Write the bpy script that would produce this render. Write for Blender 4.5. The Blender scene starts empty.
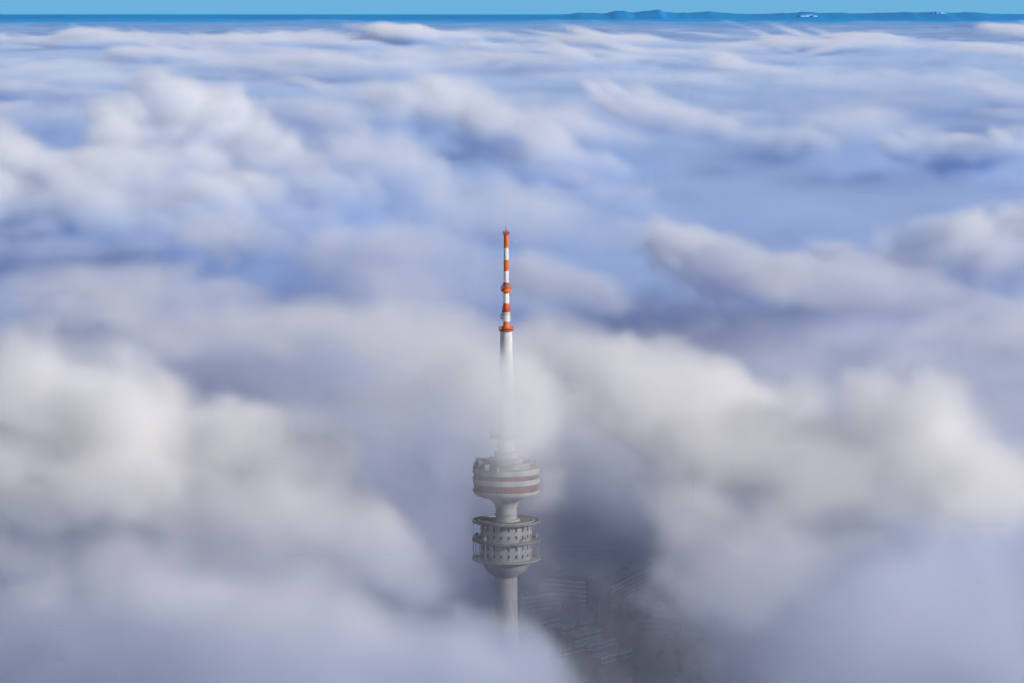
import bpy, bmesh, math, random, time
import numpy as np
from mathutils import Vector, noise as mnoise

SC = bpy.context.scene
COL = SC.collection
rng = random.Random(11)
R = math.radians

# ------------------------------------------------------------------ viewpoint
F_PX = 3220.0            # focal length in pixels of a 1024 wide frame
HORIZON = 15.0
PITCH = math.atan((341.5 - HORIZON) / F_PX)
EYE = 386.7              # metres above the ground
DIST = 1420.0            # eye to tower, along the ground
SUN_EL, SUN_AZ = R(21), R(27)    # azimuth: from +X (right) round towards the viewer


def dep(v):              # depression angle of image row v
    return PITCH + np.arctan((v - 341.5) / F_PX)


def ground_at(u, v, z=0.0):      # map point seen at column u, row v at height z
    d = (EYE - z) / math.tan(dep(v))
    return ((u - 512) / F_PX * math.hypot(d, EYE - z), d)


def zrow(v, d=DIST):     # height of the point seen at row v at distance d
    return EYE - d * math.tan(dep(v))


# ------------------------------------------------------------------ materials
def new_mat(name):
    m = bpy.data.materials.new(name)
    m.use_nodes = True
    nt = m.node_tree
    nt.nodes.clear()
    out = nt.nodes.new('ShaderNodeOutputMaterial')
    return m, nt, out


def surf(name, c1, c2=None, scale=0.5, rough=0.8, detail=6.0, metallic=0.0, stretch=(1, 1, 1), bump=0.0):
    m, nt, out = new_mat(name)
    p = nt.nodes.new('ShaderNodeBsdfPrincipled')
    p.inputs['Roughness'].default_value = rough
    p.inputs['Metallic'].default_value = metallic
    nt.links.new(p.outputs[0], out.inputs['Surface'])
    c2 = c2 or tuple(x * 0.75 for x in c1)
    tc = nt.nodes.new('ShaderNodeTexCoord')
    mp = nt.nodes.new('ShaderNodeMapping')
    mp.inputs['Scale'].default_value = stretch
    n = nt.nodes.new('ShaderNodeTexNoise')
    n.inputs['Scale'].default_value = scale
    n.inputs['Detail'].default_value = detail
    r = nt.nodes.new('ShaderNodeValToRGB')
    r.color_ramp.elements[0].position = 0.35
    r.color_ramp.elements[1].position = 0.68
    r.color_ramp.elements[0].color = (*c2, 1)
    r.color_ramp.elements[1].color = (*c1, 1)
    nt.links.new(tc.outputs['Object'], mp.inputs[0])
    nt.links.new(mp.outputs[0], n.inputs['Vector'])
    nt.links.new(n.outputs[0], r.inputs[0])
    nt.links.new(r.outputs[0], p.inputs['Base Color'])
    if bump:
        b = nt.nodes.new('ShaderNodeBump')
        b.inputs['Strength'].default_value = bump
        nt.links.new(n.outputs[0], b.inputs['Height'])
        nt.links.new(b.outputs[0], p.inputs['Normal'])
    return m


M = {
    'concrete': surf('weathered_concrete', (.24, .248, .27), (.16, .166, .182), .25, .85, stretch=(1, 1, .15), bump=.1),
    'concrete_light': surf('pale_concrete', (.27, .28, .305), (.175, .182, .20), .3, .8, stretch=(1, 1, .2)),
    'concrete_dark': surf('stained_concrete', (.09, .09, .10), (.05, .05, .055), .3, .9),
    'white': surf('white_paint', (.80, .80, .79), (.68, .68, .68), .4, .5),
    'orange': surf('signal_orange_paint', (.80, .17, .010), (.62, .115, .008), .6, .5),
    'red': surf('red_primer_paint', (.55, .07, .035), (.40, .05, .03), .6, .6),
    'window': surf('dark_window', (.02, .022, .028), (.012, .013, .017), .3, .2),
    'redglass': surf('reddish_window_band', (.16, .045, .038), (.06, .025, .028), .35, .3, stretch=(1, 1, .1)),
    'window_bar': surf('brown_window_bar', (.22, .13, .12), (.14, .09, .085), .5, .6),
    'shaft_paint': surf('pale_shaft_paint', (.60, .60, .60), (.46, .46, .47), .3, .7, stretch=(1, 1, .12)),
    'gallery_edge': surf('dark_gallery_edge', (.135, .14, .155), (.085, .09, .10), .4, .85),
    'steel': surf('grey_steel', (.30, .31, .32), (.2, .2, .21), .8, .5, metallic=.4),
    'roof': surf('grey_roof', (.20, .20, .21), (.12, .12, .13), .08, .9),
    'balcony': surf('pale_balcony', (.80, .79, .77), (.66, .66, .65), .2, .8),
    'facade': surf('grey_facade', (.14, .135, .135), (.09, .088, .09), .15, .85),
    'bark': surf('bark', (.07, .055, .045), (.04, .03, .025), 3, .9),
    'twigs': surf('bare_twigs', (.075, .065, .055), (.035, .035, .03), .3, .95),
    'conifer': surf('conifer_green', (.045, .06, .04), (.02, .03, .022), .4, .95),
}


# ------------------------------------------------------------------ objects
def tag(o, label=None, cat=None, group=None, kind=None):
    for k, v in (('label', label), ('category', cat), ('group', group), ('kind', kind)):
        if v:
            o[k] = v
    return o


def link(name, me, mats, parent=None, smooth=False):
    for m in (mats if isinstance(mats, (list, tuple)) else [mats]):
        me.materials.append(m)
    o = bpy.data.objects.new(name, me)
    COL.objects.link(o)
    if parent:
        o.parent = parent
    if smooth:
        me.polygons.foreach_set('use_smooth', [True] * len(me.polygons))
    return o


def empty(name, loc, rz=0):
    o = bpy.data.objects.new(name, None)
    o.empty_display_size = 2
    COL.objects.link(o)
    o.location = loc
    o.rotation_euler = (0, 0, rz)
    return o


class MB:
    def __init__(self):
        self.v, self.f, self.m = [], [], []

    def box(self, x0, x1, y0, y1, z0, z1, mi=0):
        b = len(self.v)
        self.v += [(x0, y0, z0), (x1, y0, z0), (x1, y1, z0), (x0, y1, z0), (x0, y0, z1), (x1, y0, z1), (x1, y1, z1), (x0, y1, z1)]
        for q in ((0, 3, 2, 1), (4, 5, 6, 7), (0, 1, 5, 4), (1, 2, 6, 5), (2, 3, 7, 6), (3, 0, 4, 7)):
            self.f.append(tuple(b + i for i in q)); self.m.append(mi)

    def lathe(self, prof, n=72, cx=0, cy=0, mi=0, close=False):
        """revolve (r, z) pairs, going bottom to top on the outside"""
        b = len(self.v)
        for r, z in prof:
            for k in range(n):
                a = 2 * math.pi * k / n
                self.v.append((cx + r * math.cos(a), cy + r * math.sin(a), z))
        m = len(prof)
        for i in range(m if close else m - 1):
            j = (i + 1) % m
            for k in range(n):
                k2 = (k + 1) % n
                self.f.append((b + i * n + k, b + i * n + k2, b + j * n + k2, b + j * n + k)); self.m.append(mi)
        if not close:
            self.f.append(tuple(b + k for k in reversed(range(n)))); self.m.append(mi)
            self.f.append(tuple(b + (m - 1) * n + k for k in range(n))); self.m.append(mi)

    def tube(self, p, q, r0, r1=None, n=8, mi=0):
        r1 = r0 if r1 is None else r1
        p, q = Vector(p), Vector(q)
        d = (q - p).normalized()
        s = d.orthogonal().normalized(); t = d.cross(s)
        b = len(self.v)
        for c, r in ((p, r0), (q, r1)):
            for k in range(n):
                a = 2 * math.pi * k / n
                self.v.append(tuple(c + r * (math.cos(a) * s + math.sin(a) * t)))
        for k in range(n):
            k2 = (k + 1) % n
            self.f.append((b + k, b + k2, b + n + k2, b + n + k)); self.m.append(mi)
        self.f.append(tuple(b + k for k in reversed(range(n)))); self.m.append(mi)
        self.f.append(tuple(b + n + k for k in range(n))); self.m.append(mi)

    def radial_box(self, ang, r0, r1, w, z0, z1, mi=0):
        c, s = math.cos(ang), math.sin(ang)
        b = len(self.v)
        for z in (z0, z1):
            for r, t in ((r0, -w / 2), (r1, -w / 2), (r1, w / 2), (r0, w / 2)):
                self.v.append((r * c - t * s, r * s + t * c, z))
        for q in ((0, 3, 2, 1), (4, 5, 6, 7), (0, 1, 5, 4), (1, 2, 6, 5), (2, 3, 7, 6), (3, 0, 4, 7)):
            self.f.append(tuple(b + i for i in q)); self.m.append(mi)

    def build(self, name, mats, parent=None, smooth=False):
        me = bpy.data.meshes.new(name)
        me.from_pydata(self.v, [], self.f)
        me.polygons.foreach_set('material_index', self.m)
        o = link(name, me, mats, parent)
        if smooth:
            me.polygons.foreach_set('use_smooth', [True] * len(me.polygons))
            me.set_sharp_from_angle(angle=R(35))
        return o


# ------------------------------------------------------------------ noise
def _hash(ix, iy, iz, seed):
    h = (ix.astype(np.uint32) * np.uint32(374761393) + iy.astype(np.uint32) * np.uint32(668265263)
         + iz.astype(np.uint32) * np.uint32(2147483647 - 59) + np.uint32(seed * 974711 + 13))
    h = (h ^ (h >> np.uint32(13))) * np.uint32(1274126177)
    h = (h ^ (h >> np.uint32(15))) * np.uint32(2246822519)
    h = h ^ (h >> np.uint32(14))
    return h


def noise2(x, y, seed):
    """2-D gradient noise, about -1..1"""
    fx, fy = np.floor(x), np.floor(y)
    ix, iy = fx.astype(np.int64), fy.astype(np.int64)
    x, y = x - fx, y - fy
    z = np.zeros_like(ix)

    def g(dx, dy):
        a = _hash(ix + dx, iy + dy, z, seed).astype(np.float64) * (2 * math.pi / 4294967296.0)
        return np.cos(a) * (x - dx) + np.sin(a) * (y - dy)
    u = x * x * x * (x * (x * 6 - 15) + 10)
    w = y * y * y * (y * (y * 6 - 15) + 10)
    a = g(0, 0) * (1 - u) + g(1, 0) * u
    b = g(0, 1) * (1 - u) + g(1, 1) * u
    return (a * (1 - w) + b * w) * 1.5


def noise3(x, y, z, seed):
    fx, fy, fz = np.floor(x), np.floor(y), np.floor(z)
    ix, iy, iz = fx.astype(np.int32), fy.astype(np.int32), fz.astype(np.int32)
    x, y, z = (x - fx).astype(np.float32), (y - fy).astype(np.float32), (z - fz).astype(np.float32)
    u, v, w = (t * t * t * (t * (t * 6 - 15) + 10) for t in (x, y, z))

    def g(dx, dy, dz):
        h = _hash(ix + dx, iy + dy, iz + dz, seed)
        a = ((h & np.uint32(1023)).astype(np.float32) / 511.5 - 1)
        b = (((h >> np.uint32(10)) & np.uint32(1023)).astype(np.float32) / 511.5 - 1)
        c = (((h >> np.uint32(20)) & np.uint32(1023)).astype(np.float32) / 511.5 - 1)
        return a * (x - dx) + b * (y - dy) + c * (z - dz)
    r = 0
    for dz in (0, 1):
        for dy in (0, 1):
            for dx in (0, 1):
                r = r + g(dx, dy, dz) * (u if dx else 1 - u) * (v if dy else 1 - v) * (w if dz else 1 - w)
    return r * 1.3


# ------------------------------------------------------------------ the sea of fog
# The top of the fog as a height field.  (u, v) is where the middle of the
# layer (z = 205 m) is seen, which turns the map position into two numbers
# of an even scale over the kilometres it covers.
ZM = 205.0


def uv_of(x, y):
    y = np.maximum(y, 50.0)
    v = 341.5 + F_PX * np.tan(np.arctan((EYE - ZM) / y) - PITCH)
    u = 512 + F_PX * x / np.hypot(y, EYE - ZM)
    return u, v


# Billows that stand on the sea of fog, as ragged ellipsoids.  Column and row
# where the middle is seen, half width and half height (px), slope (degrees,
# positive falls to the right), distance (0: where its foot meets the sea),
# depth as a multiple of the width, density.
PUFFS = [
    # the bank on the left
    (-50, 455, 130, 85, 0, 1460, .9, .050), (50, 440, 140, 74, 8, 1450, .9, .055), (190, 470, 150, 62, 22, 1430, .8, .055),
    (305, 505, 130, 46, 30, 1415, .7, .05), (120, 430, 170, 62, 12, 1440, .7, .055), (215, 490, 130, 44, 20, 1405, .6, .05), (40, 505, 110, 40, 0, 1400, .6, .04), (110, 455, 220, 74, 10, 1455, .7, .055), (275, 455, 92, 40, 28, 1430, .7, .05), (360, 520, 80, 34, 34, 1410, .7, .045), (395, 552, 72, 28, 36, 1400, .7, .030),
    # the bank on the right
    (620, 402, 95, 42, 15, 1530, .9, .011), (722, 436, 104, 58, 20, 1490, .9, .036), (825, 475, 115, 78, 10, 1450, .9, .050),
    (885, 440, 84, 66, 0, 1430, .9, .055), (938, 482, 64, 54, 0, 1410, .9, .055), (800, 525, 130, 40, 0, 1420, .8, .020),
    (1060, 520, 60, 80, 0, 1500, .9, .012), (760, 455, 190, 72, 18, 1480, .7, .05), (880, 470, 130, 80, 8, 1445, .8, .055),
    (850, 485, 120, 54, 5, 1390, .5, .026), (770, 445, 90, 44, 12, 1425, .6, .030), (150, 492, 160, 44, 14, 1375, .5, .016),
    # the pale sheet in front of the tower's foot
    (90, 645, 260, 70, 0, 1250, .7, .015), (310, 655, 230, 70, 16, 1230, .7, .017), (470, 690, 96, 62, 32, 1190, .8, .018), (492, 655, 72, 44, 30, 1320, .8, .04), (400, 640, 120, 40, 22, 1300, .7, .02),
    # the ridge on the right behind the tower
    (1015, 248, 104, 44, -14, 0, 1.1, .032), (905, 262, 100, 32, -10, 0, 1.1, .035), (800, 277, 96, 26, 4, 0, 1.1, .03),
    (700, 258, 74, 34, 22, 0, 1.2, .045), (640, 236, 50, 20, 10, 0, 1.2, .03), (560, 284, 64, 24, 12, 0, 1.2, .03),
    (400, 300, 60, 24, 12, 0, 1.2, .012),
    # the great pile on the left
    (10, 212, 96, 42, 6, 0, 1.2, .05), (130, 218, 122, 42, 12, 0, 1.2, .055), (215, 165, 104, 52, 32, 0, 1.2, .05), (110, 185, 90, 34, -8, 0, 1.2, .03),
    (275, 168, 64, 44, 32, 0, 1.2, .045), (335, 198, 62, 30, 25, 0, 1.2, .03), (205, 118, 52, 28, 5, 0, 1.3, .045),
    (60, 170, 70, 22, 5, 0, 1.3, .02), (262, 208, 70, 26, 22, 0, 1.2, .025), (238, 138, 86, 44, 30, 0, 1.1, .055), (150, 205, 140, 44, 12, 0, 1.1, .05), (40, 205, 100, 36, 4, 0, 1.1, .045), (70, 250, 130, 20, 6, 0, 1.2, .016),
    # the pile in the middle
    (452, 114, 66, 36, 20, 0, 1.4, .05), (512, 128, 70, 32, 15, 0, 1.4, .045), (550, 162, 84, 34, 24, 0, 1.3, .03), (600, 140, 60, 22, 20, 0, 1.3, .025),
    (505, 182, 40, 18, 20, 0, 1.3, .03), (625, 106, 52, 15, 20, 0, 1.4, .05), (705, 124, 92, 25, 18, 0, 1.4, .05), (775, 142, 62, 24, 15, 0, 1.4, .035),
    (400, 100, 40, 20, 0, 0, 1.4, .02),
    # right edge
    (958, 150, 62, 21, 4, 0, 1.4, .05), (1020, 140, 44, 20, 0, 0, 1.4, .04),
    # thin veils between the billows
    (400, 172, 120, 38, 15, 0, 1.2, .012), (330, 255, 160, 36, 10, 0, 1.2, .012), (560, 232, 140, 36, 15, 0, 1.2, .014),
    (80, 292, 160, 28, 4, 0, 1.2, .012), (420, 338, 200, 36, 8, 0, 1.1, .012), (850, 132, 90, 24, 6, 0, 1.3, .016), (870, 292, 130, 28, 4, 0, 1.1, .014),
    (230, 328, 180, 28, 8, 0, 1.1, .012), (980, 332, 110, 28, -4, 0, 1.1, .012), (620, 200, 90, 24, 12, 0, 1.2, .016), (340, 130, 70, 24, 10, 0, 1.3, .014),
    # far streaks
    (760, 72, 52, 9, 16, 0, 2, .05), (840, 80, 60, 7, 6, 0, 2, .03), (972, 51, 34, 8, 0, 0, 2, .05), (248, 43, 42, 6, 6, 0, 2, .05), (428, 36, 66, 8, 8, 0, 2, .05),
    (175, 58, 44, 9, 6, 0, 2, .05), (120, 83, 64, 11, 6, 0, 2, .045), (12, 92, 40, 12, 0, 0, 2, .05), (345, 45, 34, 5, 0, 0, 2, .04),
    (620, 34, 54, 5, 4, 0, 2, .04), (840, 46, 90, 6, 0, 0, 2, .04), (560, 62, 90, 7, 4, 0, 2, .025), (330, 66, 70, 8, 6, 0, 2, .025),
    (60, 42, 70, 6, 2, 0, 2, .03), (680, 55, 60, 6, 0, 0, 2, .03), (930, 80, 80, 9, -4, 0, 2, .03), (500, 46, 50, 5, 0, 0, 2, .03),
]


def expand_puffs():
    """every billow as a family of smaller ones heaped on it: (cx, cy, cz, a, depth, b, slope, density)"""
    r = random.Random(5)
    fam = []
    src = list(PUFFS)
    for k in range(120):                      # low broken streaks far out
        v = 27 + 95 * r.random() ** 1.5
        a = r.uniform(18, 60) if k < 46 else r.uniform(50, 150)
        b = max(2.2, a * r.uniform(.08, .2) * (.5 + v / 160)) if k < 46 else r.uniform(2.5, 7) * (.6 + v / 120)
        src.append((r.uniform(-60, 1090), v, a, b, r.uniform(-3, 9), 0, 1.8, r.uniform(.015, .04) if k < 46 else r.uniform(.007, .020)))
    for u, v, a, b, rot, d, asp, dens in src:
        if not d:
            d = (EYE - 196.0) / math.tan(dep(v + b * .6))
        s = math.hypot(d, d * math.tan(dep(v))) / F_PX
        cx, cz = (u - 512) * s, EYE - d * math.tan(dep(v))
        a, b = a * s, b * s
        fam.append((cx, d, cz, a * .86, a * .86 * asp, b * .84, rot, dens))
        c, t = math.cos(R(rot)), math.sin(R(rot))
        for k in range(9):
            p, q = r.uniform(-1, 1), r.uniform(-.55, .8)
            if p * p + q * q > 1:
                p, q = p * .6, q * .6
            f = r.uniform(.26, .52)
            x, z = p * a * 1.05, q * b * 1.05
            fam.append((cx + x * c + z * t, d + r.uniform(-.7, .5) * a * asp, cz - x * t + z * c,
                        a * f, a * f * min(asp, 1.3), b * f * r.uniform(.9, 1.3), rot + r.uniform(-20, 20), dens * r.uniform(.6, 1.1)))
    return fam


FAMILY = expand_puffs()


def puff_density(xs, ys, zs, n, crisp=1.2, rag=.9):
    out = np.zeros(n.shape, np.float32)
    for cx, cy, cz, a, dp, b, rot, dens in FAMILY:
        m = 1.95
        e = math.hypot(b, a * math.sin(R(abs(rot))))
        i0, i1 = np.searchsorted(xs, (cx - a * m, cx + a * m))
        j0, j1 = np.searchsorted(ys, (cy - dp * m, cy + dp * m))
        k0, k1 = np.searchsorted(zs, (cz - e * m, cz + e * m))
        if i0 >= i1 or j0 >= j1 or k0 >= k1:
            continue
        c, t = math.cos(R(rot)), math.sin(R(rot))
        px = (xs[i0:i1] - cx)[:, None, None]; pz = (zs[k0:k1] - cz)[None, None, :]; py = (ys[j0:j1] - cy)[None, :, None]
        q = ((px * c - pz * t) / a) ** 2 + ((px * t + pz * c) / b) ** 2 + (py / dp) ** 2
        q = 1.16 - np.sqrt(q) + rag * n[i0:i1, j0:j1, k0:k1]
        out[i0:i1, j0:j1, k0:k1] = np.maximum(out[i0:i1, j0:j1, k0:k1], dens * 1.15 * sm(q * crisp))
    return out


# where the sea of fog ends towards the viewer, column by column
SHORE = ([-300, 100, 250, 350, 430, 480, 520, 630, 690, 740, 800, 900, 1000, 1060, 1300],
         [1490, 1490, 1490, 1520, 1620, 1800, 1980, 1990, 1880, 1600, 1400, 1340, 1480, 1560, 1600])


def sm(e):
    e = np.clip(e, 0, 1)
    return e * e * (3 - 2 * e)


def fog_top(x, y):
    u, v = uv_of(x, y)
    h = np.full_like(u, 190.0)
    # rolling noise, larger waves farther out
    wx = x + 60 * noise2(x / 500, y / 500, 41)
    wy = y + 60 * noise2(x / 500, y / 500, 42)
    far = np.clip((y - 1800) / 4000, 0, 1)
    patch = np.clip(.75 + .9 * noise2(x / 2600, y / 3600, 51), .15, 1.5)
    for lam, amp, sd in ((5200, 14, 1), (2400, 18, 2), (1200, 20, 3), (620, 20, 4), (340, 13, 9)):
        h = h + amp * far * patch * noise2(wx / lam, wy / (lam * 2.2), sd)
    for lam, amp, sd in ((300, 9, 5), (150, 9, 6), (75, 6, 7)):
        h = h + amp * noise2(wx / lam, wy / lam, sd)
    # the basin round the tower: the sea of fog breaks off at a shore
    wob = 70 * noise2(x / 210, y / 210, 31) + 30 * noise2(x / 90, y / 90, 32)
    shore = np.interp(u, *SHORE) + wob
    a = sm((y - shore + 90) / (260 + np.interp(u, [400, 520, 680, 850], [0, 260, 260, 0])))
    edge = np.interp(y, [700, 1100, 1180, 1300, 1400, 1500], [680, 655, 625, 565, 470, 400]) + 25 * noise2(x / 80, y / 80, 33)
    left = sm((edge + 75 - u) / 130)
    right = sm((u - 670) / 220)
    low = 15 + 135 * left + 18 * right + 12 * noise2(x / 120, y / 120, 8)
    low = low + 235 * np.exp(-(np.maximum(0, np.abs(x - 380) - 50) / 42) ** 2 - (np.maximum(0, np.abs(y - 1080) - 100) / 50) ** 2)  # unseen fog ridge right of the view, added to shade the basin
    soft = 42 + 34 * (1 - a)
    return h * a + low * (1 - a), soft


def volume_material(name, thin, thick):
    """scattering and a little absorption, by height"""
    m, nt, out = new_mat(name)
    at = nt.nodes.new('ShaderNodeAttribute'); at.attribute_name = 'density'
    # lower layers tinted blue to stand for shade and haze, billows above white
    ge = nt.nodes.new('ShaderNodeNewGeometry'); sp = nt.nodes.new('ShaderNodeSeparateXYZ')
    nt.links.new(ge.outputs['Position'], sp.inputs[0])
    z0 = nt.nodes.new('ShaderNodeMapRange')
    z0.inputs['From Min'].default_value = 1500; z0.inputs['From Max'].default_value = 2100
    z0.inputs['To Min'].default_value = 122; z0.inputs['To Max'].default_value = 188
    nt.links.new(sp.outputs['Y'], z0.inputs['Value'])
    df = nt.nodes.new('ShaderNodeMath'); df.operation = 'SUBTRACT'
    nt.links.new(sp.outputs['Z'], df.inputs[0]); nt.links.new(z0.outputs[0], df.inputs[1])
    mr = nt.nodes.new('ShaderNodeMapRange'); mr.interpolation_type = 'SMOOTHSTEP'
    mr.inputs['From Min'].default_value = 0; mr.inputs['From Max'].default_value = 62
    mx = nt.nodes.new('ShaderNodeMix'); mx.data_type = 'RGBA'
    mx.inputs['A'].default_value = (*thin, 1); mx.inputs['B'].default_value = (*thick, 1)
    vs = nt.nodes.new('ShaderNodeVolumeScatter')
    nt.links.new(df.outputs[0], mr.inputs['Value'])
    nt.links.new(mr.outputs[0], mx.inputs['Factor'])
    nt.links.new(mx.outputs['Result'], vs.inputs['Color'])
    nt.links.new(at.outputs['Fac'], vs.inputs['Density'])
    va = nt.nodes.new('ShaderNodeVolumeAbsorption')
    nt.links.new(mx.outputs['Result'], va.inputs['Color'])
    nt.links.new(at.outputs['Fac'], va.inputs['Density'])
    ad = nt.nodes.new('ShaderNodeAddShader')
    nt.links.new(vs.outputs[0], ad.inputs[0]); nt.links.new(va.outputs[0], ad.inputs[1])
    nt.links.new(ad.outputs[0], out.inputs['Volume'])
    return m


def volume_object(name, lo, hi, res, density, mat):
    """density: array [nx, ny, nz]; carried by the points of a mesh, turned into a fog volume by a Volume Cube node"""
    nx, ny, nz = res
    me = bpy.data.meshes.new(name)
    me.vertices.add(nx * ny * nz)
    at = me.attributes.new('fog', 'FLOAT', 'POINT')
    at.data.foreach_set('value', density.astype(np.float32).ravel())
    o = link(name, me, mat)
    ng = bpy.data.node_groups.new(name, 'GeometryNodeTree')
    ng.interface.new_socket('Geometry', in_out='INPUT', socket_type='NodeSocketGeometry')
    ng.interface.new_socket('Geometry', in_out='OUTPUT', socket_type='NodeSocketGeometry')
    N, L = ng.nodes, ng.links
    gi, go = N.new('NodeGroupInput'), N.new('NodeGroupOutput')
    pos = N.new('GeometryNodeInputPosition')
    sub = N.new('ShaderNodeVectorMath'); sub.operation = 'SUBTRACT'; sub.inputs[1].default_value = lo
    mul = N.new('ShaderNodeVectorMath'); mul.operation = 'MULTIPLY'
    mul.inputs[1].default_value = [(n - 1) / (b - a) for n, a, b in zip(res, lo, hi)]
    add = N.new('ShaderNodeVectorMath'); add.operation = 'ADD'; add.inputs[1].default_value = (.5, .5, .5)
    fl = N.new('ShaderNodeVectorMath'); fl.operation = 'FLOOR'
    sep = N.new('ShaderNodeSeparateXYZ')
    L.new(pos.outputs[0], sub.inputs[0]); L.new(sub.outputs[0], mul.inputs[0]); L.new(mul.outputs[0], add.inputs[0])
    L.new(add.outputs[0], fl.inputs[0]); L.new(fl.outputs[0], sep.inputs[0])

    def toint(sock):
        f = N.new('FunctionNodeFloatToInt'); f.rounding_mode = 'ROUND'
        L.new(sock, f.inputs[0]); return f.outputs[0]

    def imath(op, a, b):
        f = N.new('FunctionNodeIntegerMath'); f.operation = op
        for i, s in enumerate((a, b)):
            if isinstance(s, int):
                f.inputs[i].default_value = s
            else:
                L.new(s, f.inputs[i])
        return f.outputs[0]
    ix, iy, iz = (toint(sep.outputs[i]) for i in range(3))
    idx = imath('ADD', imath('MULTIPLY', imath('ADD', imath('MULTIPLY', ix, ny), iy), nz), iz)
    na = N.new('GeometryNodeInputNamedAttribute'); na.data_type = 'FLOAT'; na.inputs['Name'].default_value = 'fog'
    si = N.new('GeometryNodeSampleIndex'); si.data_type = 'FLOAT'; si.domain = 'POINT'; si.clamp = True
    L.new(gi.outputs[0], si.inputs['Geometry']); L.new(na.outputs[0], si.inputs['Value']); L.new(idx, si.inputs['Index'])
    vc = N.new('GeometryNodeVolumeCube')
    L.new(si.outputs['Value'], vc.inputs['Density'])
    vc.inputs['Background'].default_value = 0
    vc.inputs['Min'].default_value = lo; vc.inputs['Max'].default_value = hi
    for k, n in zip('XYZ', res):
        vc.inputs['Resolution ' + k].default_value = n
    sm = N.new('GeometryNodeSetMaterial'); sm.inputs['Material'].default_value = mat
    L.new(vc.outputs[0], sm.inputs[0]); L.new(sm.outputs[0], go.inputs[0])
    md = o.modifiers.new('fog', 'NODES'); md.node_group = ng
    return o


def fog_density(lo, hi, res, rough_amp, lams, fade_far=None):
    xs, ys, zs = (np.linspace(a, b, n) for a, b, n in zip(lo, hi, res))
    X2, Y2 = np.meshgrid(xs, ys, indexing='ij')
    H, soft = (t.astype(np.float32) for t in fog_top(X2, Y2))
    X, Y, Z = np.meshgrid(xs, ys, zs, indexing='ij')
    n = np.zeros(X.shape, np.float32)
    for k, lam in enumerate(lams):
        n += (0.74 ** k) * noise3(X / lam, Y / (lam * 1.9), Z / (lam * .8), 60 + k)
    t = (H[:, :, None] + rough_amp * n - Z.astype(np.float32)) / soft[:, :, None]
    t = np.clip(t, 0, 1)
    d = t * t * (3 - 2 * t)
    return (xs, ys, zs), d, n, X, Y, Z, H


SIG = 0.019
# thin wisps drifting in the hollow: column, row, distance, half width (px), half height (m), half depth (m), density
WISPS = [
    (470, 406, 1392, 54, 22, 50, .009), (504, 404, 1382, 84, 28, 60, .034), (560, 404, 1402, 70, 24, 60, .006),
    (505, 422, 1375, 60, 21, 46, .040), (440, 378, 1420, 74, 20, 60, .008), (620, 392, 1430, 70, 20, 60, .005),
    (430, 430, 1560, 80, 40, 130, .005),
    (560, 440, 1620, 120, 40, 120, .006), (620, 480, 1760, 130, 60, 200, .004),
    (760, 560, 1340, 130, 30, 90, .010), (880, 640, 1420, 190, 60, 160, .0035),
    (200, 566, 1385, 320, 26, 70, .015),
    (500, 472, 1376, 76, 28, 34, .0055), (507, 545, 1376, 70, 30, 34, .002),
]
t0 = time.time()
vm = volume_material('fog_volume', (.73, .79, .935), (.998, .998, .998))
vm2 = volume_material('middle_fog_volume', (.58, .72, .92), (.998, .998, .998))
vm3 = volume_material('far_fog_volume', (.66, .79, .95), (.99, .995, .998))  # aerial haze is put into the bluish tint of the farther fog
VOX = 4.5
lo, hi = (-500., 640., 2.), (560., 2400., 280.)
res = tuple(int((b - a) / s) + 1 for a, b, s in zip(lo, hi, (VOX, VOX, VOX)))
axes, d, n, X, Y, Z, H = fog_density(lo, hi, res, 20.0, (120., 60., 30., 15., 9.))
veil = 0.00055 * np.clip((250 - Z) / 120, 0, 1) * (1 + .9 * n)      # thin mist in the open hollow
edge = np.clip((Y - 640) / 60, 0, 1)
d = SIG * d
for wu, wv, wd, ru, rz, rd, dens in WISPS:
    cx = (wu - 512) / F_PX * wd; cz = EYE - wd * math.tan(dep(wv)); rx = ru / F_PX * wd
    q = 1 - np.sqrt(((X - cx) / rx) ** 2 + ((Y - wd) / rd) ** 2 + ((Z - cz) / rz) ** 2) + 1.0 * n
    d = np.maximum(d, dens * sm(q * 1.4))
d = (np.maximum(d, puff_density(*axes, n, 1.2, .78)) + np.clip(veil, 0, 1)) * edge
d[d < 2e-5] = 0
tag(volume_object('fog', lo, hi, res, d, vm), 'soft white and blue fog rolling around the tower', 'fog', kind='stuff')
for lo, hi, vox, amp, lams, k, mat, lab in (
        ((-760., 2400., 130.), (760., 4300., 322.), (6.5, 7, 5.5), 16., (170., 85., 42., 21.), .7, vm2, 'rolling fog beyond the tower'),
        ((-1330., 4300., 140.), (1330., 7600., 330.), (11, 12, 6.5), 15., (280., 140., 70., 35.), .5, vm2, 'broken white fog in the middle distance'),
        ((-2350., 7600., 140.), (2350., 14000., 340.), (24, 32, 8), 12., (560., 280., 140., 70.), .35, vm3, 'flat streaks of fog in the distance'),
        ((-4300., 14000., 140.), (4300., 26000., 350.), (46, 60, 9), 12., (1000., 500., 250., 125.), .25, vm3, 'flat streaks of fog far towards the horizon')):
    res = tuple(int((b - a) / s) + 1 for a, b, s in zip(lo, hi, vox))
    axes, d, n, X, Y, Z, H = fog_density(lo, hi, res, amp, lams)
    d = np.maximum(d * SIG, puff_density(*axes, n, 1.12 if k == .7 else .95)) * k
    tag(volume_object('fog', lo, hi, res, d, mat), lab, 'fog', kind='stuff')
print('volumes', time.time() - t0)

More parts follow.
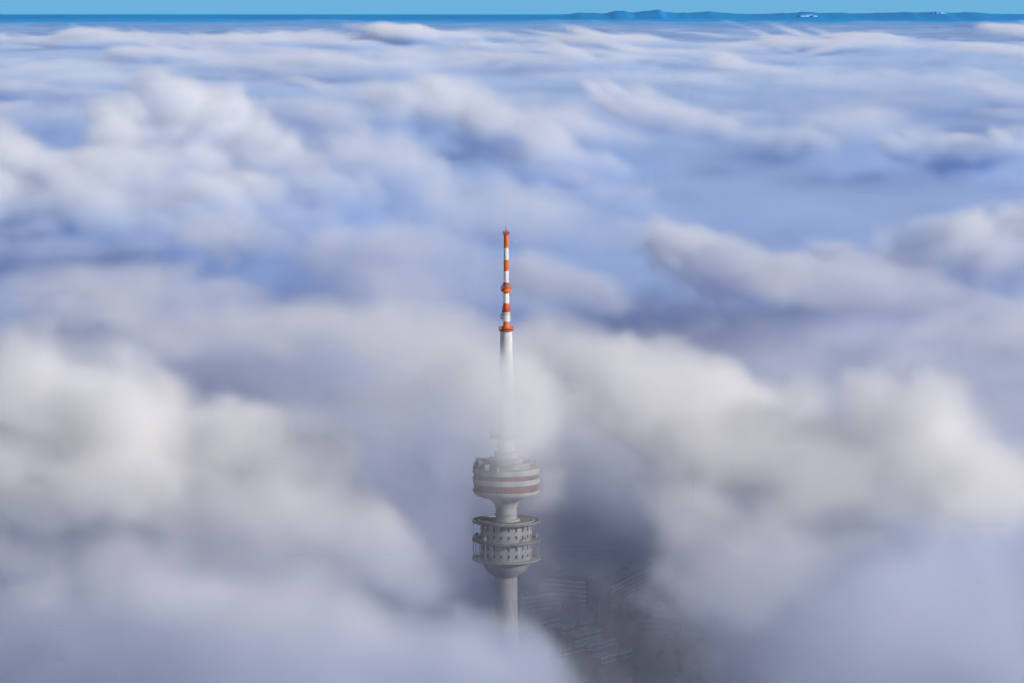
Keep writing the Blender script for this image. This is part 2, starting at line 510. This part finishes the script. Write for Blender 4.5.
# the dense inside of the fog, out to its far edge
mcore = surf('dense_fog', (.48, .66, .95), (.27, .49, .88), .0005, 1.0, stretch=(1, .6, 1))  # bluish base colour stands for the haze in front of it
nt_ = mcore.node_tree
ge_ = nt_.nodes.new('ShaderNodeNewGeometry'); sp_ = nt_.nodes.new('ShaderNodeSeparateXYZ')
mr_ = nt_.nodes.new('ShaderNodeMapRange'); mr_.interpolation_type = 'SMOOTHSTEP'      # aerial haze painted in, bluer and bluer with distance
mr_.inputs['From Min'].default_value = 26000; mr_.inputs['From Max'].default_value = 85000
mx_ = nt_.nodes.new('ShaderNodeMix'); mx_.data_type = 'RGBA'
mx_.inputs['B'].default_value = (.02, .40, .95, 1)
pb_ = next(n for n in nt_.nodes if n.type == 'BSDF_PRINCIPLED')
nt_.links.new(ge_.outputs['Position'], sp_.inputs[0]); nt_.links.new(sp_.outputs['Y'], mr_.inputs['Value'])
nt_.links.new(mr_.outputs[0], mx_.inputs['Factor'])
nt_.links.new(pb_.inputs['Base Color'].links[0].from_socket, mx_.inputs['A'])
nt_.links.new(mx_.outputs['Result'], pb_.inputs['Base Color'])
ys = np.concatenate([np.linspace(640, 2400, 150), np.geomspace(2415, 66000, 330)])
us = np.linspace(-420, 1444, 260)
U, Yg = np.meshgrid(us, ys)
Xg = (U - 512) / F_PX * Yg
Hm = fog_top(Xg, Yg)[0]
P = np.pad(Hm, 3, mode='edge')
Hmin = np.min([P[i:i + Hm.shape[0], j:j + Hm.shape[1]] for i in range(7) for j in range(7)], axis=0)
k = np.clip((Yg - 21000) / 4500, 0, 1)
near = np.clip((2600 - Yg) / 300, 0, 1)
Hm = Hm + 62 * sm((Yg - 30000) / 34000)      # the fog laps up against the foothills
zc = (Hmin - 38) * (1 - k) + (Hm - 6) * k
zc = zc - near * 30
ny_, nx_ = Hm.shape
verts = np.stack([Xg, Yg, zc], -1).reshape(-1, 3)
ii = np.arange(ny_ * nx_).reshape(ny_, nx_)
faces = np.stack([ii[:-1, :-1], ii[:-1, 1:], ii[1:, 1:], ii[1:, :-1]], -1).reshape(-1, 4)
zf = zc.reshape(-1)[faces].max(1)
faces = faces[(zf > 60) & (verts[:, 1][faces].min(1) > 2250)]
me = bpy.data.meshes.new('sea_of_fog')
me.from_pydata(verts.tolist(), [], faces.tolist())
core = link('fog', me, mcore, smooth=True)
tag(core, 'sea of fog stretching to the horizon', 'fog', kind='stuff')

# ------------------------------------------------------------------ ground
mb = MB()
mb.v = [(-120000, -3000, 0), (120000, -3000, 0), (120000, 160000, 0), (-120000, 160000, 0)]
mb.f = [(0, 1, 2, 3)]; mb.m = [0]
tag(mb.build('ground', surf('winter_ground', (.09, .085, .075), (.05, .055, .045), .02, 1.0)), kind='structure')

# three ranges of far hills, aerial haze painted into their blue colours
def hill_range(d, base, wave, peaks, mat, z0, seed):
    mb = MB()
    xs = np.linspace(-.36 * d, .36 * d, 700)
    for x in xs:
        u = 512 + F_PX * x / d
        h = base + wave * mnoise.fractal(Vector((x / 6000, seed, 0)), .7, 2.2, 4)
        for pu, pw, ph in peaks:
            h += ph * math.exp(-((u - pu) / pw) ** 2) * (.75 + .6 * mnoise.fractal(Vector((x / 900, seed + 4, 0)), .75, 2.1, 5))
        mb.v += [(x, d - 9000, z0), (x, d - 2500, z0 + (h - z0) * .5), (x, d, h), (x * 1.03, d + 3000, z0)]
    for i in range(len(xs) - 1):
        for k in range(3):
            b = i * 4 + k
            mb.f.append((b, b + 4, b + 5, b + 1)); mb.m.append(0)
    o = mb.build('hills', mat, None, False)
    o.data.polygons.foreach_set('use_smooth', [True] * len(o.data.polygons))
    return tag(o, kind='structure')


hill_range(72000, EYE - 95, 16, [(120, 200, 20)], surf('haze_blue_hills', (.004, .44, .95), (.004, .38, .86), .0003, 1.0), 60, 1)
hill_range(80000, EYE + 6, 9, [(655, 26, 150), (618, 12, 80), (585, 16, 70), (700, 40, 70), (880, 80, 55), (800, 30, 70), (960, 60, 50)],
           surf('haze_blue_distant_hills', (.003, .36, .84), (.002, .31, .76), .0003, 1.0), 60, 2)
hill_range(90000, EYE + 30, 6, [(660, 70, 40), (930, 60, 50)], surf('pale_haze_hills', (.03, .68, .98), (.025, .64, .95), .0003, 1.0), 60, 3)  # paler haze tone, range added behind the others to soften the horizon

# two small clouds that stand above the horizon
for u, v, w, lab in ((806, 16.2, 10, 'small white cloud standing on the horizon right of the blue hills'),
                     (937, 13.2, 8, 'tiny white cloud at the far right above the horizon')):
    d = 56000
    s_ = d / F_PX
    mb = MB()
    r = random.Random(int(u))
    for k in range(4):
        q = (k - 1.6) / 2.4
        rr = s_ * w * r.uniform(.42, .55) * (1.05 - abs(q) * .5)
        prof = [(rr * math.cos(.5 * math.pi * i / 6) + .5, rr * (.62 - .25 * abs(q)) * math.sin(.5 * math.pi * i / 6) - .15 * rr) for i in range(7)]
        mb.lathe(prof, 18, cx=q * w * s_, cy=r.uniform(-60, 60))
    o = mb.build('cloud', surf('haze_blue_cloud', (.16, .46, .84), (.13, .42, .80), .002, 1), None, True)  # blue of the distant haze painted into the cloud colour
    o.location = ((u - 512) * s_, d, EYE - d * math.tan(dep(v)))
    tag(o, lab, 'cloud')

# ------------------------------------------------------------------ tower
TX = (506.2 - 512) / F_PX * 1440
tower = empty('television_tower', (TX, DIST, 0))
tag(tower, 'slender concrete television tower rising from the fog with orange and white mast', 'tower')
zr = zrow
PX = 1440.0 / F_PX       # metres per pixel at the tower


def fz(v, r):            # height of a point on the near side of a round body of radius r
    return EYE - (DIST - r) * math.tan(dep(v))


def ring_profile(r0, r1, z0, z1):
    return [(r0, z0), (r1, z0), (r1, z1), (r0, z1)]


def railing(name, r, z, h, n, mat, parent, t=.09, rails=2):
    b = MB()
    for k in range(n):
        a = 2 * math.pi * k / n
        b.tube((r * math.cos(a), r * math.sin(a), z), (r * math.cos(a), r * math.sin(a), z + h), t, n=5)
    for i in range(rails):
        zz = z + h * (i + 1) / rails
        b.lathe(ring_profile(r - t, r + t, zz - t, zz + t), 60, close=True)
    return b.build(name, mat, parent, True)


zm0 = zrow(331)          # foot of the steel mast
zt = zrow(454)           # roof structures of the upper pod begin
# --- shaft, in two visible lengths above and below the pods
sh = MB()
sh.lathe([(8.2, 0), (6.6, 50), (5.4, 110), (4.95, zr(585)), (4.75, zr(545)), (4.65, zr(515)), (4.45, zr(490)), (4.0, zr(462))], 64)
shaft = sh.build('shaft', M['concrete_light'], tower, True)
b = MB()
b.lathe([(4.05, zr(462.5)), (3.75, zr(440)), (2.62, zr(333)), (2.62, zr(331.4))], 64)
b.build('upper_shaft', M['shaft_paint'], tower, True)
for v0_, v1_, r_ in ((507, 505.6, 5.15), (514.5, 513.6, 5.05)):     # where the shaft leaves the cone
    b = MB(); b.lathe(ring_profile(4.4, r_, zr(v0_), zr(v1_)), 64, close=True)
    b.build('collar', M['concrete'], shaft, True)
b = MB()                 # service rings with small aerials above the pod
b.lathe(ring_profile(3.6, 6.9, zr(437) - .25, zr(437) + .25), 60, close=True)
b.build('service_platform', M['steel'], tower, True)
railing('railing', 6.7, zr(437) + .25, 1.3, 24, M['steel'], tower)
for a in (150, 178, 205, 235, 262, 300, 340, 20):
    b = MB()
    c, s = 6.3 * math.cos(R(a)), 6.3 * math.sin(R(a))
    b.tube((c, s, zr(437) + .25), (c, s, zr(437) + 2.8), .09)
    b.lathe([(.05, zr(437) + 2.0), (.75, zr(437) + 2.2), (.8, zr(437) + 2.9), (.5, zr(437) + 3.0)], 14, cx=c * 1.05, cy=s * 1.05)
    b.build('dish_antenna', M['white'], tower, True)

# --- upper pod: neck cone, banded drum, stepped roof
RU = 14.7
z_rim0, z_rim1 = fz(500.5, 13.2), fz(494.3, RU)
z_w1 = fz(487.2, RU)
z_b1 = fz(482.0, RU)
z_w2 = fz(477.2, RU)
z_top = fz(471.6, RU)
pod = MB()
pod.lathe([(4.7, zr(506.5)), (5.0, zr(504.5)), (5.9, zr(502)), (7.6, zr(498.8)), (9.6, zr(495.8)), (12.4, z_rim0 + .2),
           (14.2, z_rim0 + 1.3), (14.9, z_rim1 - .6), (14.9, z_rim1), (14.3, z_rim1)], 96)
pod.build('pod_cone', M['concrete_light'], tower, True)
core = MB()
core.lathe([(14.1, z_rim1 - .1), (14.1, z_top - .3)], 96)
upper = core.build('upper_pod', M['concrete'], tower, True)


def window_band(z0, z1, r, n, parent, mat, frame):
    g = MB(); g.lathe([(r, z0), (r, z1)], 96)
    for k in range(n):
        g.radial_box(2 * math.pi * (k + .5) / n, r - .1, r + .1, .2, z0 + .01, z1 - .01, mi=1)
    return g.build('window_band', [mat, frame], parent)


window_band(z_rim1 + .05, z_w1 - .05, 14.25, 54, upper, M['redglass'], M['window_bar'])
b = MB(); b.lathe(ring_profile(14.0, 14.9, z_w1, z_b1), 96, close=True); b.build('parapet', M['concrete_light'], upper, True)
window_band(z_b1 + .05, z_w2 - .05, 14.2, 54, upper, M['redglass'], M['window_bar'])
b = MB(); b.lathe(ring_profile(13.9, 14.9, z_w2, z_top), 96, close=True); b.build('parapet', M['concrete_light'], upper, True)
# roof decks
b = MB()
b.lathe([(14.0, z_top - 1.6), (13.9, z_top - 1.0), (13.0, z_top - .95)], 96)
b.build('roof_deck', M['concrete_dark'], upper, True)
b = MB()
b.lathe([(10.6, z_top - 1.2), (10.6, z_top + 1.5), (10.2, z_top + 1.7), (9.0, z_top + 1.7)], 80)
b.lathe(ring_profile(9.9, 10.75, z_top + 1.5, z_top + 2.2), 80, close=True)
b.lathe([(7.6, z_top + 1.5), (7.6, z_top + 4.0), (7.0, z_top + 4.2)], 64)
b.lathe([(5.2, z_top + 4.0), (5.2, z_top + 6.6), (4.6, z_top + 7.0)], 48)
b.build('roof_step', M['concrete_light'], upper, True)
railing('railing', 14.5, z_top + .02, 1.6, 60, M['steel'], upper)
railing('railing', 10.3, z_top + 2.2, 1.2, 40, M['steel'], upper)
for a, r0, w_, h in ((198, 10.9, 3.4, 4.3), (222, 11.2, 2.6, 3.2), (176, 11.0, 3.0, 4.8), (250, 11.5, 1.6, 2.2), (150, 11.0, 3.0, 3.9)):
    b = MB(); b.radial_box(R(a), r0, r0 + 2.6, w_, z_top - 1.0, z_top - 1.0 + h)
    b.build('roof_housing', M['concrete'], upper)
for a, h in ((188, 5.4), (210, 4.6), (236, 4.0), (275, 3.2), (320, 3.4), (10, 3.6), (40, 4), (120, 4.4)):
    b = MB()
    c, s = 13.2 * math.cos(R(a)), 13.2 * math.sin(R(a))
    b.tube((c, s, z_top - 1), (c, s, z_top + h), .11, .05)
    b.tube((c - .7, s, z_top + h * .7), (c + .7, s, z_top + h * .7), .05)
    b.build('aerial', M['steel'], upper)

# --- lower pod: three broad galleries, two drums pierced by small windows
RL, RD = 15.2, 11.35
g_z = []
for v, t, r in ((526.2, 1.0, RL), (545.2, .9, RL), (564.4, .7, RL)):
    z = fz(v, r)
    g_z.append((z - t / 2, z + t / 2))
for i, (z0, z1) in enumerate(g_z):
    b = MB()
    b.lathe([(RD - .5, z0 + .1), (RL - .35, z0), (RL, z0 + .15), (RL, z1), (RL - .5, z1 + .02), (RL - .55, z1 - .45), (RD - .5, z1 - .45)], 96, close=True)
    gal = b.build('gallery', M['concrete' if i == 2 else 'gallery_edge'], tower, True)
    if i == 0:           # the flat dark lid with a ring gutter
        b = MB()
        b.lathe([(4.4, z1 - .5), (RL - .6, z1 - .5), (RL - .6, z1 - .38), (4.4, z1 - .38)], 96, close=True)
        b.build('deck', M['concrete_dark'], gal, True)
        b = MB()
        b.lathe(ring_profile(12.0, 12.5, z1 - .37, z1 + .02), 96, close=True)
        b.lathe(ring_profile(4.5, 6.2, z1 - .37, z1 + .5), 64, close=True)
        b.build('kerb', M['concrete_light'], gal, True)
    else:
        railing('railing', RL - .25, z1 + .02, 1.2, 72, M['steel'], gal, t=.05)
for zt0, zt1 in ((g_z[1][1] - .45, g_z[0][0] + .1), (g_z[2][1] - .45, g_z[1][0] + .1)):
    b = MB(); b.lathe([(RD, zt0), (RD, zt1)], 84)
    dr = b.build('drum', M['concrete_light'], tower, True)
    h = zt1 - zt0
    for k in range(21):
        a = 2 * math.pi * (k + .35) / 21 - math.pi / 2
        for lo_, hi_, w_ in ((.22, .40, 1.15), (.62, .88, 1.05)):
            w = MB()
            w.radial_box(a, RD - .3, RD + .05, w_, zt0 + h * lo_, zt0 + h * hi_)
            wo = w.build('window', M['window'], dr)
            f = MB()
            za, zb = zt0 + h * lo_, zt0 + h * hi_
            f.radial_box(a, RD - .1, RD + .25, w_ + .5, za - .28, za - .01)
            f.build('sill', M['concrete_light'], wo)
# posts that hold the galleries at their rims, and whip aerials
for k in range(24):
    a = 2 * math.pi * (k + .4) / 24
    c, s = (RL - .5) * math.cos(a), (RL - .5) * math.sin(a)
    b = MB(); b.tube((c, s, g_z[2][1] - .4), (c, s, g_z[1][0] + .05), .10)
    if k % 3 == 0:
        b.tube((c, s, g_z[1][1] - .4), (c, s, g_z[0][0] + .05), .08)
    b.build('post', M['steel'], tower)
for a in (165, 185, 200, 225, 310, 345, 15):
    c, s = 13.6 * math.cos(R(a)), 13.6 * math.sin(R(a))
    b = MB()
    z = g_z[1][1] - .4
    b.tube((c, s, z), (c, s, z + 2.6), .07)
    b.lathe([(.1, z + 1.4), (.8, z + 1.5), (.85, z + 2.3), (.4, z + 2.5)], 14, cx=c, cy=s)
    b.build('dish_antenna', M['steel'], tower, True)
b = MB()
z0 = g_z[2][0] + .1
b.lathe([(4.7, zr(577.5)), (5.2, zr(576)), (6.6, zr(573.5)), (9.0, zr(570)), (RD - .2, z0 - .6), (RD - .2, z0)], 84)
b.build('lower_cone', M['concrete'], tower, True)

# --- the striped steel mast
mast = empty('mast', (0, 0, 0)); mast.parent = tower
seg = [(331.0, 321.7, 1.45, 1.2, 'orange'), (321.7, 311.6, 1.3, 1.3, 'white'), (311.6, 303.2, 1.18, 1.18, 'orange'),
       (303.2, 293.6, 1.15, 1.15, 'white'), (293.6, 282.4, 1.0, 1.0, 'orange'), (282.4, 271.0, .95, .95, 'white'),
       (271.0, 259.6, .93, .93, 'orange'), (259.6, 247.8, .90, .90, 'white'), (247.8, 235.0, .88, .88, 'orange')]
for v0, v1, r0, r1, m in seg:
    f = MB(); f.lathe([(r0, zr(v0)), (r1, zr(v1))], 28)     # with rows of aerial panels round it
    z0, z1 = zr(v0) + .25, zr(v1) - .25
    nr = max(2, int((z1 - z0) / 1.5))
    for j in range(nr):
        za = z0 + (z1 - z0) * j / nr
        for k in range(6):
            f.radial_box(2 * math.pi * k / 6 + .3, min(r0, r1) - .1, min(r0, r1) + .12, .62, za, za + (z1 - z0) / nr - .2)
    f.build('mast_section', M[m], mast)


def mast_ring(v, r, h, mat, r_in=.9, posts=0):
    z = zr(v)
    b = MB(); b.lathe(ring_profile(r_in, r, z - h / 2, z + h / 2), 40, close=True)
    o = b.build('mast_platform', M[mat], mast, True)
    if posts:
        railing('railing', r - .12, z + h / 2, 1.3, posts, M[mat], o, t=.07)
    return o


mast_ring(330.3, 3.3, .5, 'red', 1.3, 14)
b = MB(); b.lathe([(1.5, zr(330)), (2.1, zr(328.6)), (1.9, zr(327)), (1.3, zr(325))], 30); b.build('mast_skirt', M['orange'], mast, True)
mast_ring(311.0, 1.9, .7, 'red', 1.1, 10)
mast_ring(313.8, 1.7, .3, 'steel', 1.1)
b = MB()
for k in range(10):
    a = 2 * math.pi * k / 10
    b.tube((1.75 * math.cos(a), 1.75 * math.sin(a), zr(320.8)), (1.75 * math.cos(a), 1.75 * math.sin(a), zr(312)), .10)
for v in (320.5, 317.5, 314.5):
    b.lathe(ring_profile(1.6, 1.85, zr(v) - .1, zr(v) + .1), 30, close=True)
b.build('cage', M['white'], mast)
for a in (160, 185, 215):
    b = MB()
    for v in (319, 316):
        b.lathe([(.15, zr(v)), (.5, zr(v) + .2), (.5, zr(v) + .9), (.2, zr(v) + 1.0)], 12, cx=2.0 * math.cos(R(a)), cy=2.0 * math.sin(R(a)))
    b.build('dish_antenna', M['steel'], mast, True)
mast_ring(290.2, 2.35, .9, 'orange', .95, 10)
b = MB(); b.lathe([(1.0, zr(292.6)), (1.75, zr(291.6)), (1.85, zr(288.4)), (1.2, zr(287))], 30); b.build('mast_drum', M['orange'], mast, True)
mast_ring(285.0, 1.75, .5, 'steel', .9)
mast_ring(283.2, 1.45, .5, 'red', .9)
mast_ring(234.3, 1.5, .3, 'red', .5, 8)
b = MB()
b.tube((0, 0, zr(235)), (0, 0, zr(225.5)), .30, .12)
b.build('spike', M['red'], mast)
for a in (0, 60, 120, 180, 240, 300):
    b = MB(); c, s = math.cos(R(a)), math.sin(R(a))
    b.tube((.5 * c, .5 * s, zr(235)), (1.7 * c, 1.7 * s, zr(232.0)), .16, .10)
    b.build('spike', M['red'], mast)
b = MB()
b.lathe([(.25, zr(232)), (.35, zr(231.4)), (.25, zr(230.8))], 10)
b.build('beacon', M['red'], mast, True)

# ------------------------------------------------------------------ the valley floor
def part_box(name, mat, parent, *dims):
    b = MB(); b.box(*dims); return b.build(name, mat, parent)


def wing(root, length, depth, floors, fh, balcony=True, inset=0.0, stair=0.0):
    """a slab block along local +X, its front on local y = 0 facing -Y"""
    h = floors * fh
    part_box('wall', M['facade'], root, 0, length, 1.3, depth, 0, h)
    r = part_box('roof', M['roof'], root, -.3, length + .3, 1.0, depth + .3, h + .01, h + .5)
    for k in range(max(1, int(length / 22))):
        x = 6 + k * 20
        part_box('roof_hut', M['facade'], r, x, x + 4, depth * .5, depth * .5 + 4, h + .51, h + 2.8)
    for i in range(floors):
        z = i * fh
        part_box('window_band', M['window'], root, .6, length - .6, 1.22, 1.29, z + 1.0, z + fh - .25)
        if balcony and i:
            off = inset * i
            part_box('balcony', M['balcony'], root, .2, length - .2, -.4 + off, 1.2, z - .12, z + 1.05)
    if stair:
        part_box('stair_tower', M['concrete'], root, -stair, -.02, .6, depth + .5, 0, h + 2.2)


def place_block(name, label, u, v, turn, *a, group=None, **k):
    x, y = ground_at(u, v)
    o = empty(name, (x, y, 0), R(turn))
    tag(o, label, 'building', group)
    wing(o, *a, **k)
    return o


# slab block with two wings that meet at a plain stair tower
place_block('apartment_block', 'long grey slab block with pale balcony lines running away to the right', 612, 611, 69, 84, 13, 6, 3.0, stair=7)
place_block('apartment_block', 'wide striped balcony block facing the viewer just right of the tower', 543, 607, -27, 31, 13, 7, 3.0)
place_block('apartment_block', 'plain dark block between the two striped balcony blocks', 586, 611, 8, 16, 12, 6, 3.0, balcony=False)
place_block('apartment_block', 'small block with sloping balcony lines close behind the tower shaft', 521, 618, 40, 30, 11, 5, 3.0)
place_block('pavilion', 'flat roofed low hall with a bright roof edge at the foot of the misty hollow', 634, 633, -6, 30, 16, 2, 3.6, balcony=False)
place_block('pavilion', 'smaller flat hall standing behind the low hall', 644, 622, -9, 22, 12, 2, 3.4, balcony=False)
place_block('apartment_block', 'faint block with pale balcony lines at the far right in the fog', 992, 622, 6, 44, 13, 4, 3.0)
place_block('apartment_block', 'lowest faint block under the fog at the far right', 1000, 648, -12, 38, 12, 3, 3.0)
place_block('apartment_block', 'grey block half lost in fog behind the striped slab blocks', 560, 572, 12, 46, 14, 6, 3.0)


def row_house(name):
    o = empty(name, (0, 0, 0))
    part_box('wall', M['facade'], o, 0, 6.2, 0, 10, 0, 5.6)
    r = part_box('roof', M['roof'], o, -.1, 6.3, -.5, 10.3, 5.61, 5.95)
    part_box('parapet', M['balcony'], r, -.1, 6.3, -.95, -.52, 5.1, 6.3)
    part_box('window', M['window'], o, .8, 3.0, -.06, -.01, .9, 2.4)
    part_box('window', M['window'], o, .8, 5.4, -.06, -.01, 3.5, 4.9)
    part_box('door', M['bark'], o, 4.0, 5.2, -.06, -.01, .02, 2.2)
    part_box('terrace', M['balcony'], o, .1, 6.1, -2.6, -.1, 2.75, 3.05)
    return o


def copy_tree(o, parent=None):
    c = o.copy(); COL.objects.link(c)
    if parent is not None:
        c.parent = parent
    for ch in list(o.children):
        copy_tree(ch, c)
    return c


rh = None
for u, v, n in ((560, 638, 4), (574, 646, 5), (588, 655, 4), (560, 660, 4), (540, 632, 3), (600, 668, 5)):
    x, y = ground_at(u, v)
    t = R(52)
    for k in range(n):
        if rh is None:
            rh = row_house('row_house'); o = rh
        else:
            o = copy_tree(rh)
        o.location = (x + k * 6.5 * math.cos(t), y + k * 6.5 * math.sin(t), 0)
        o.rotation_euler = (0, 0, t)
        tag(o, 'low terraced house with a pale parapet in a stepped row down in the misty hollow', 'house', 'terraced houses in the hollow')

# a road with a kerbed footway through the settlement
pts = [ground_at(u, v) for u, v in ((500, 690), (545, 672), (610, 640), (660, 612), (720, 596), (800, 588))]


def ribbon(name, mat, off0, off1, z):
    b = MB()
    for i, p in enumerate(pts):
        a = Vector(pts[max(0, i - 1)]); c = Vector(pts[min(len(pts) - 1, i + 1)])
        d = (c - a).normalized(); nrm = Vector((-d.y, d.x))
        for o_ in (off0, off1):
            q = Vector(p) + nrm * o_
            b.v.append((q.x, q.y, z))
    for i in range(len(pts) - 1):
        b.f.append((2 * i, 2 * i + 1, 2 * i + 3, 2 * i + 2)); b.m.append(0)
    return tag(b.build(name, mat), kind='structure')


ribbon('road', surf('asphalt', (.055, .055, .06), (.04, .04, .042), .1, .9), -3.5, 3.5, .03)
ribbon('pavement', M['concrete'], 3.52, 5.8, .13)


# trees
def tree_mesh(seed, h, conifer):
    r = random.Random(seed)
    t = MB()
    limbs = []
    t.tube((0, 0, -.2), (0, 0, h * .45), .32, .2, 7)
    t.tube((0, 0, h * .45), (0, 0, h * .93), .2, .04, 6)
    c = MB()
    if conifer:
        for k in range(420):
            z = h * (.1 + .9 * r.random() ** 1.3)
            rad = (h - z) * .27 * (.35 + .65 * r.random())
            a = r.random() * 6.283
            limbs.append((rad * math.cos(a), rad * math.sin(a), z, .5))
    else:
        for k in range(11):
            z = h * (.3 + .06 * k * r.uniform(.7, 1)); a = r.random() * 6.283
            L = h * r.uniform(.22, .36)
            e = Vector((math.cos(a) * L * .8, math.sin(a) * L * .8, z + L * r.uniform(.5, .9)))
            t.tube((0, 0, z), e, .11, .03, 5)
            for j in range(52):
                q = e.lerp(Vector((0, 0, z + .3 * L)), r.random() * .6)
                s = h * .085
                limbs.append((q.x + r.gauss(0, s), q.y + r.gauss(0, s), min(h * 1.04, q.z + r.gauss(0, s)), .42))
    for x, y, z, s in limbs:
        n = Vector((r.gauss(0, 1), r.gauss(0, 1), r.gauss(0, 1))).normalized()
        p = n.orthogonal().normalized(); q = n.cross(p)
        a, b = s * r.uniform(.5, 1.3), s * r.uniform(.3, .8)
        i = len(c.v)
        o = Vector((x, y, z))
        c.v += [tuple(o + p * a), tuple(o + q * b), tuple(o - p * a), tuple(o - q * b)]
        c.f.append((i, i + 1, i + 2, i + 3)); c.m.append(0)
    return t, c


protos = []
for s, h, con in ((1, 13, False), (2, 11, False), (3, 15, False), (4, 14, True), (5, 10, True)):
    t, c = tree_mesh(s, h, con)
    o = empty('conifer' if con else 'bare_tree', (0, 0, 0))
    t.build('trunk', M['bark'], o)
    c.build('crown', M['conifer' if con else 'twigs'], o)
    protos.append([o, con, False])
spots = []
blocks = [(u, v) for u, v in ((600, 600), (560, 600), (640, 585), (650, 628), (575, 645), (560, 655), (545, 630), (600, 660))]
tries = 0
while len(spots) < 120 and tries < 6000:
    tries += 1
    u, v = rng.uniform(520, 745), rng.uniform(598, 690)
    if rng.random() > .35 + .65 * (mnoise.noise(Vector((u / 22, v / 16, 3))) > -.05):
        continue
    if any(abs(u - a) < 22 and abs(v - b) < 9 for a, b in blocks):
        continue
    x, y = ground_at(u, v)
    if all((x - a) ** 2 + (y - b) ** 2 > 30 for a, b in spots):
        spots.append((x, y))
for k in range(10):
    spots.append(ground_at(rng.uniform(960, 1060), rng.uniform(628, 690)))
for x, y in spots:
    pr = protos[rng.choice((0, 0, 0, 1, 1, 1, 2, 2, 2, 2, 3, 4))]
    o = pr[0] if not pr[2] else copy_tree(pr[0])
    pr[2] = True
    o.location = (x, y, 0)
    o.rotation_euler = (0, 0, rng.uniform(0, 6.28))
    k = rng.uniform(.75, 1.2)
    o.scale = (k, k, k)
    if pr[1]:
        tag(o, 'dark pointed conifer dimly seen in the misty hollow', 'tree', 'conifers in the hollow')
    else:
        tag(o, 'leafless brown tree dimly seen in the misty hollow', 'tree', 'leafless trees in the hollow')

lp = None
for u, v in ((594, 622), (599, 621), (690, 608), (560, 668)):
    if lp is None:
        lp = empty('street_lamp', (0, 0, 0)); o = lp
        b = MB(); b.tube((0, 0, 0), (0, 0, 11), .16, .1); b.build('pole', M['white'], lp)
        b = MB(); b.tube((0, 0, 10.9), (1.8, 0, 11.3), .07); ar = b.build('arm', M['white'], lp)
        b = MB(); b.box(1.5, 2.5, -.2, .2, 11.15, 11.35); b.build('lamp_head', M['steel'], ar)
    else:
        o = copy_tree(lp)
    x, y = ground_at(u, v)
    o.location = (x, y, 0)
    tag(o, 'tall pale street lamp in the misty hollow among trees', 'street lamp', 'street lamps in the hollow')

# camera and light ---------------------------------------------------------
cam = bpy.data.cameras.new('camera')
cam.sensor_width = 36
cam.lens = F_PX / 1024 * 36
cam.clip_start = 5; cam.clip_end = 400000
co = bpy.data.objects.new('camera', cam)
COL.objects.link(co)
co.location = (0, 0, EYE)
co.rotation_euler = (math.pi / 2 - PITCH, 0, 0)
SC.camera = co

sun = bpy.data.lights.new('sun', 'SUN')
sun.energy = 5.0; sun.angle = R(.5); sun.color = (1, .91, .80)
so = bpy.data.objects.new('sun', sun)
COL.objects.link(so)
sd = Vector((math.cos(SUN_AZ) * math.cos(SUN_EL), -math.sin(SUN_AZ) * math.cos(SUN_EL), math.sin(SUN_EL)))
so.rotation_euler = sd.to_track_quat('Z', 'Y').to_euler()
so.location = (300, 300, 900)

w = bpy.data.worlds.new('World')
SC.world = w
w.use_nodes = True
nt = w.node_tree
bg = nt.nodes['Background']
sky = nt.nodes.new('ShaderNodeTexSky')
sky.sky_type = 'NISHITA'; sky.sun_disc = False
sky.sun_elevation = SUN_EL
sky.sun_rotation = math.atan2(sd.x, sd.y)
sky.altitude = 400; sky.air_density = 1.0; sky.dust_density = .3; sky.ozone_density = 2.0
tint = nt.nodes.new('ShaderNodeMix'); tint.data_type = 'RGBA'; tint.blend_type = 'MULTIPLY'
tint.inputs['Factor'].default_value = 1
tint.inputs['B'].default_value = (.49, .74, 1.16, 1)
nt.links.new(sky.outputs[0], tint.inputs['A'])
tc = nt.nodes.new('ShaderNodeTexCoord'); sx = nt.nodes.new('ShaderNodeSeparateXYZ')
nt.links.new(tc.outputs['Generated'], sx.inputs[0])
rp = nt.nodes.new('ShaderNodeMapRange'); rp.interpolation_type = 'SMOOTHSTEP'
rp.inputs['From Min'].default_value = .01; rp.inputs['From Max'].default_value = .2
rp.inputs['To Min'].default_value = 1; rp.inputs['To Max'].default_value = 0
nt.links.new(sx.outputs['Z'], rp.inputs['Value'])
hz = nt.nodes.new('ShaderNodeMix'); hz.data_type = 'RGBA'
hz.inputs['B'].default_value = (2.8, 8.1, 13.0, 1)
nt.links.new(rp.outputs[0], hz.inputs['Factor'])
nt.links.new(tint.outputs['Result'], hz.inputs['A'])
nt.links.new(hz.outputs['Result'], bg.inputs[0])
bg.inputs[1].default_value = 0.055

SC.view_settings.view_transform = 'Standard'
SC.view_settings.look = 'None'
SC.view_settings.exposure = 0
cy = SC.cycles
cy.max_bounces = 9; cy.diffuse_bounces = 3; cy.volume_bounces = 7; cy.transparent_max_bounces = 8
cy.volume_step_rate = 2.2; cy.volume_max_steps = 400
cy.use_adaptive_sampling = True; cy.adaptive_threshold = .05; cy.adaptive_min_samples = 12
cy.use_denoising = True
cy.caustics_reflective = False; cy.caustics_refractive = False
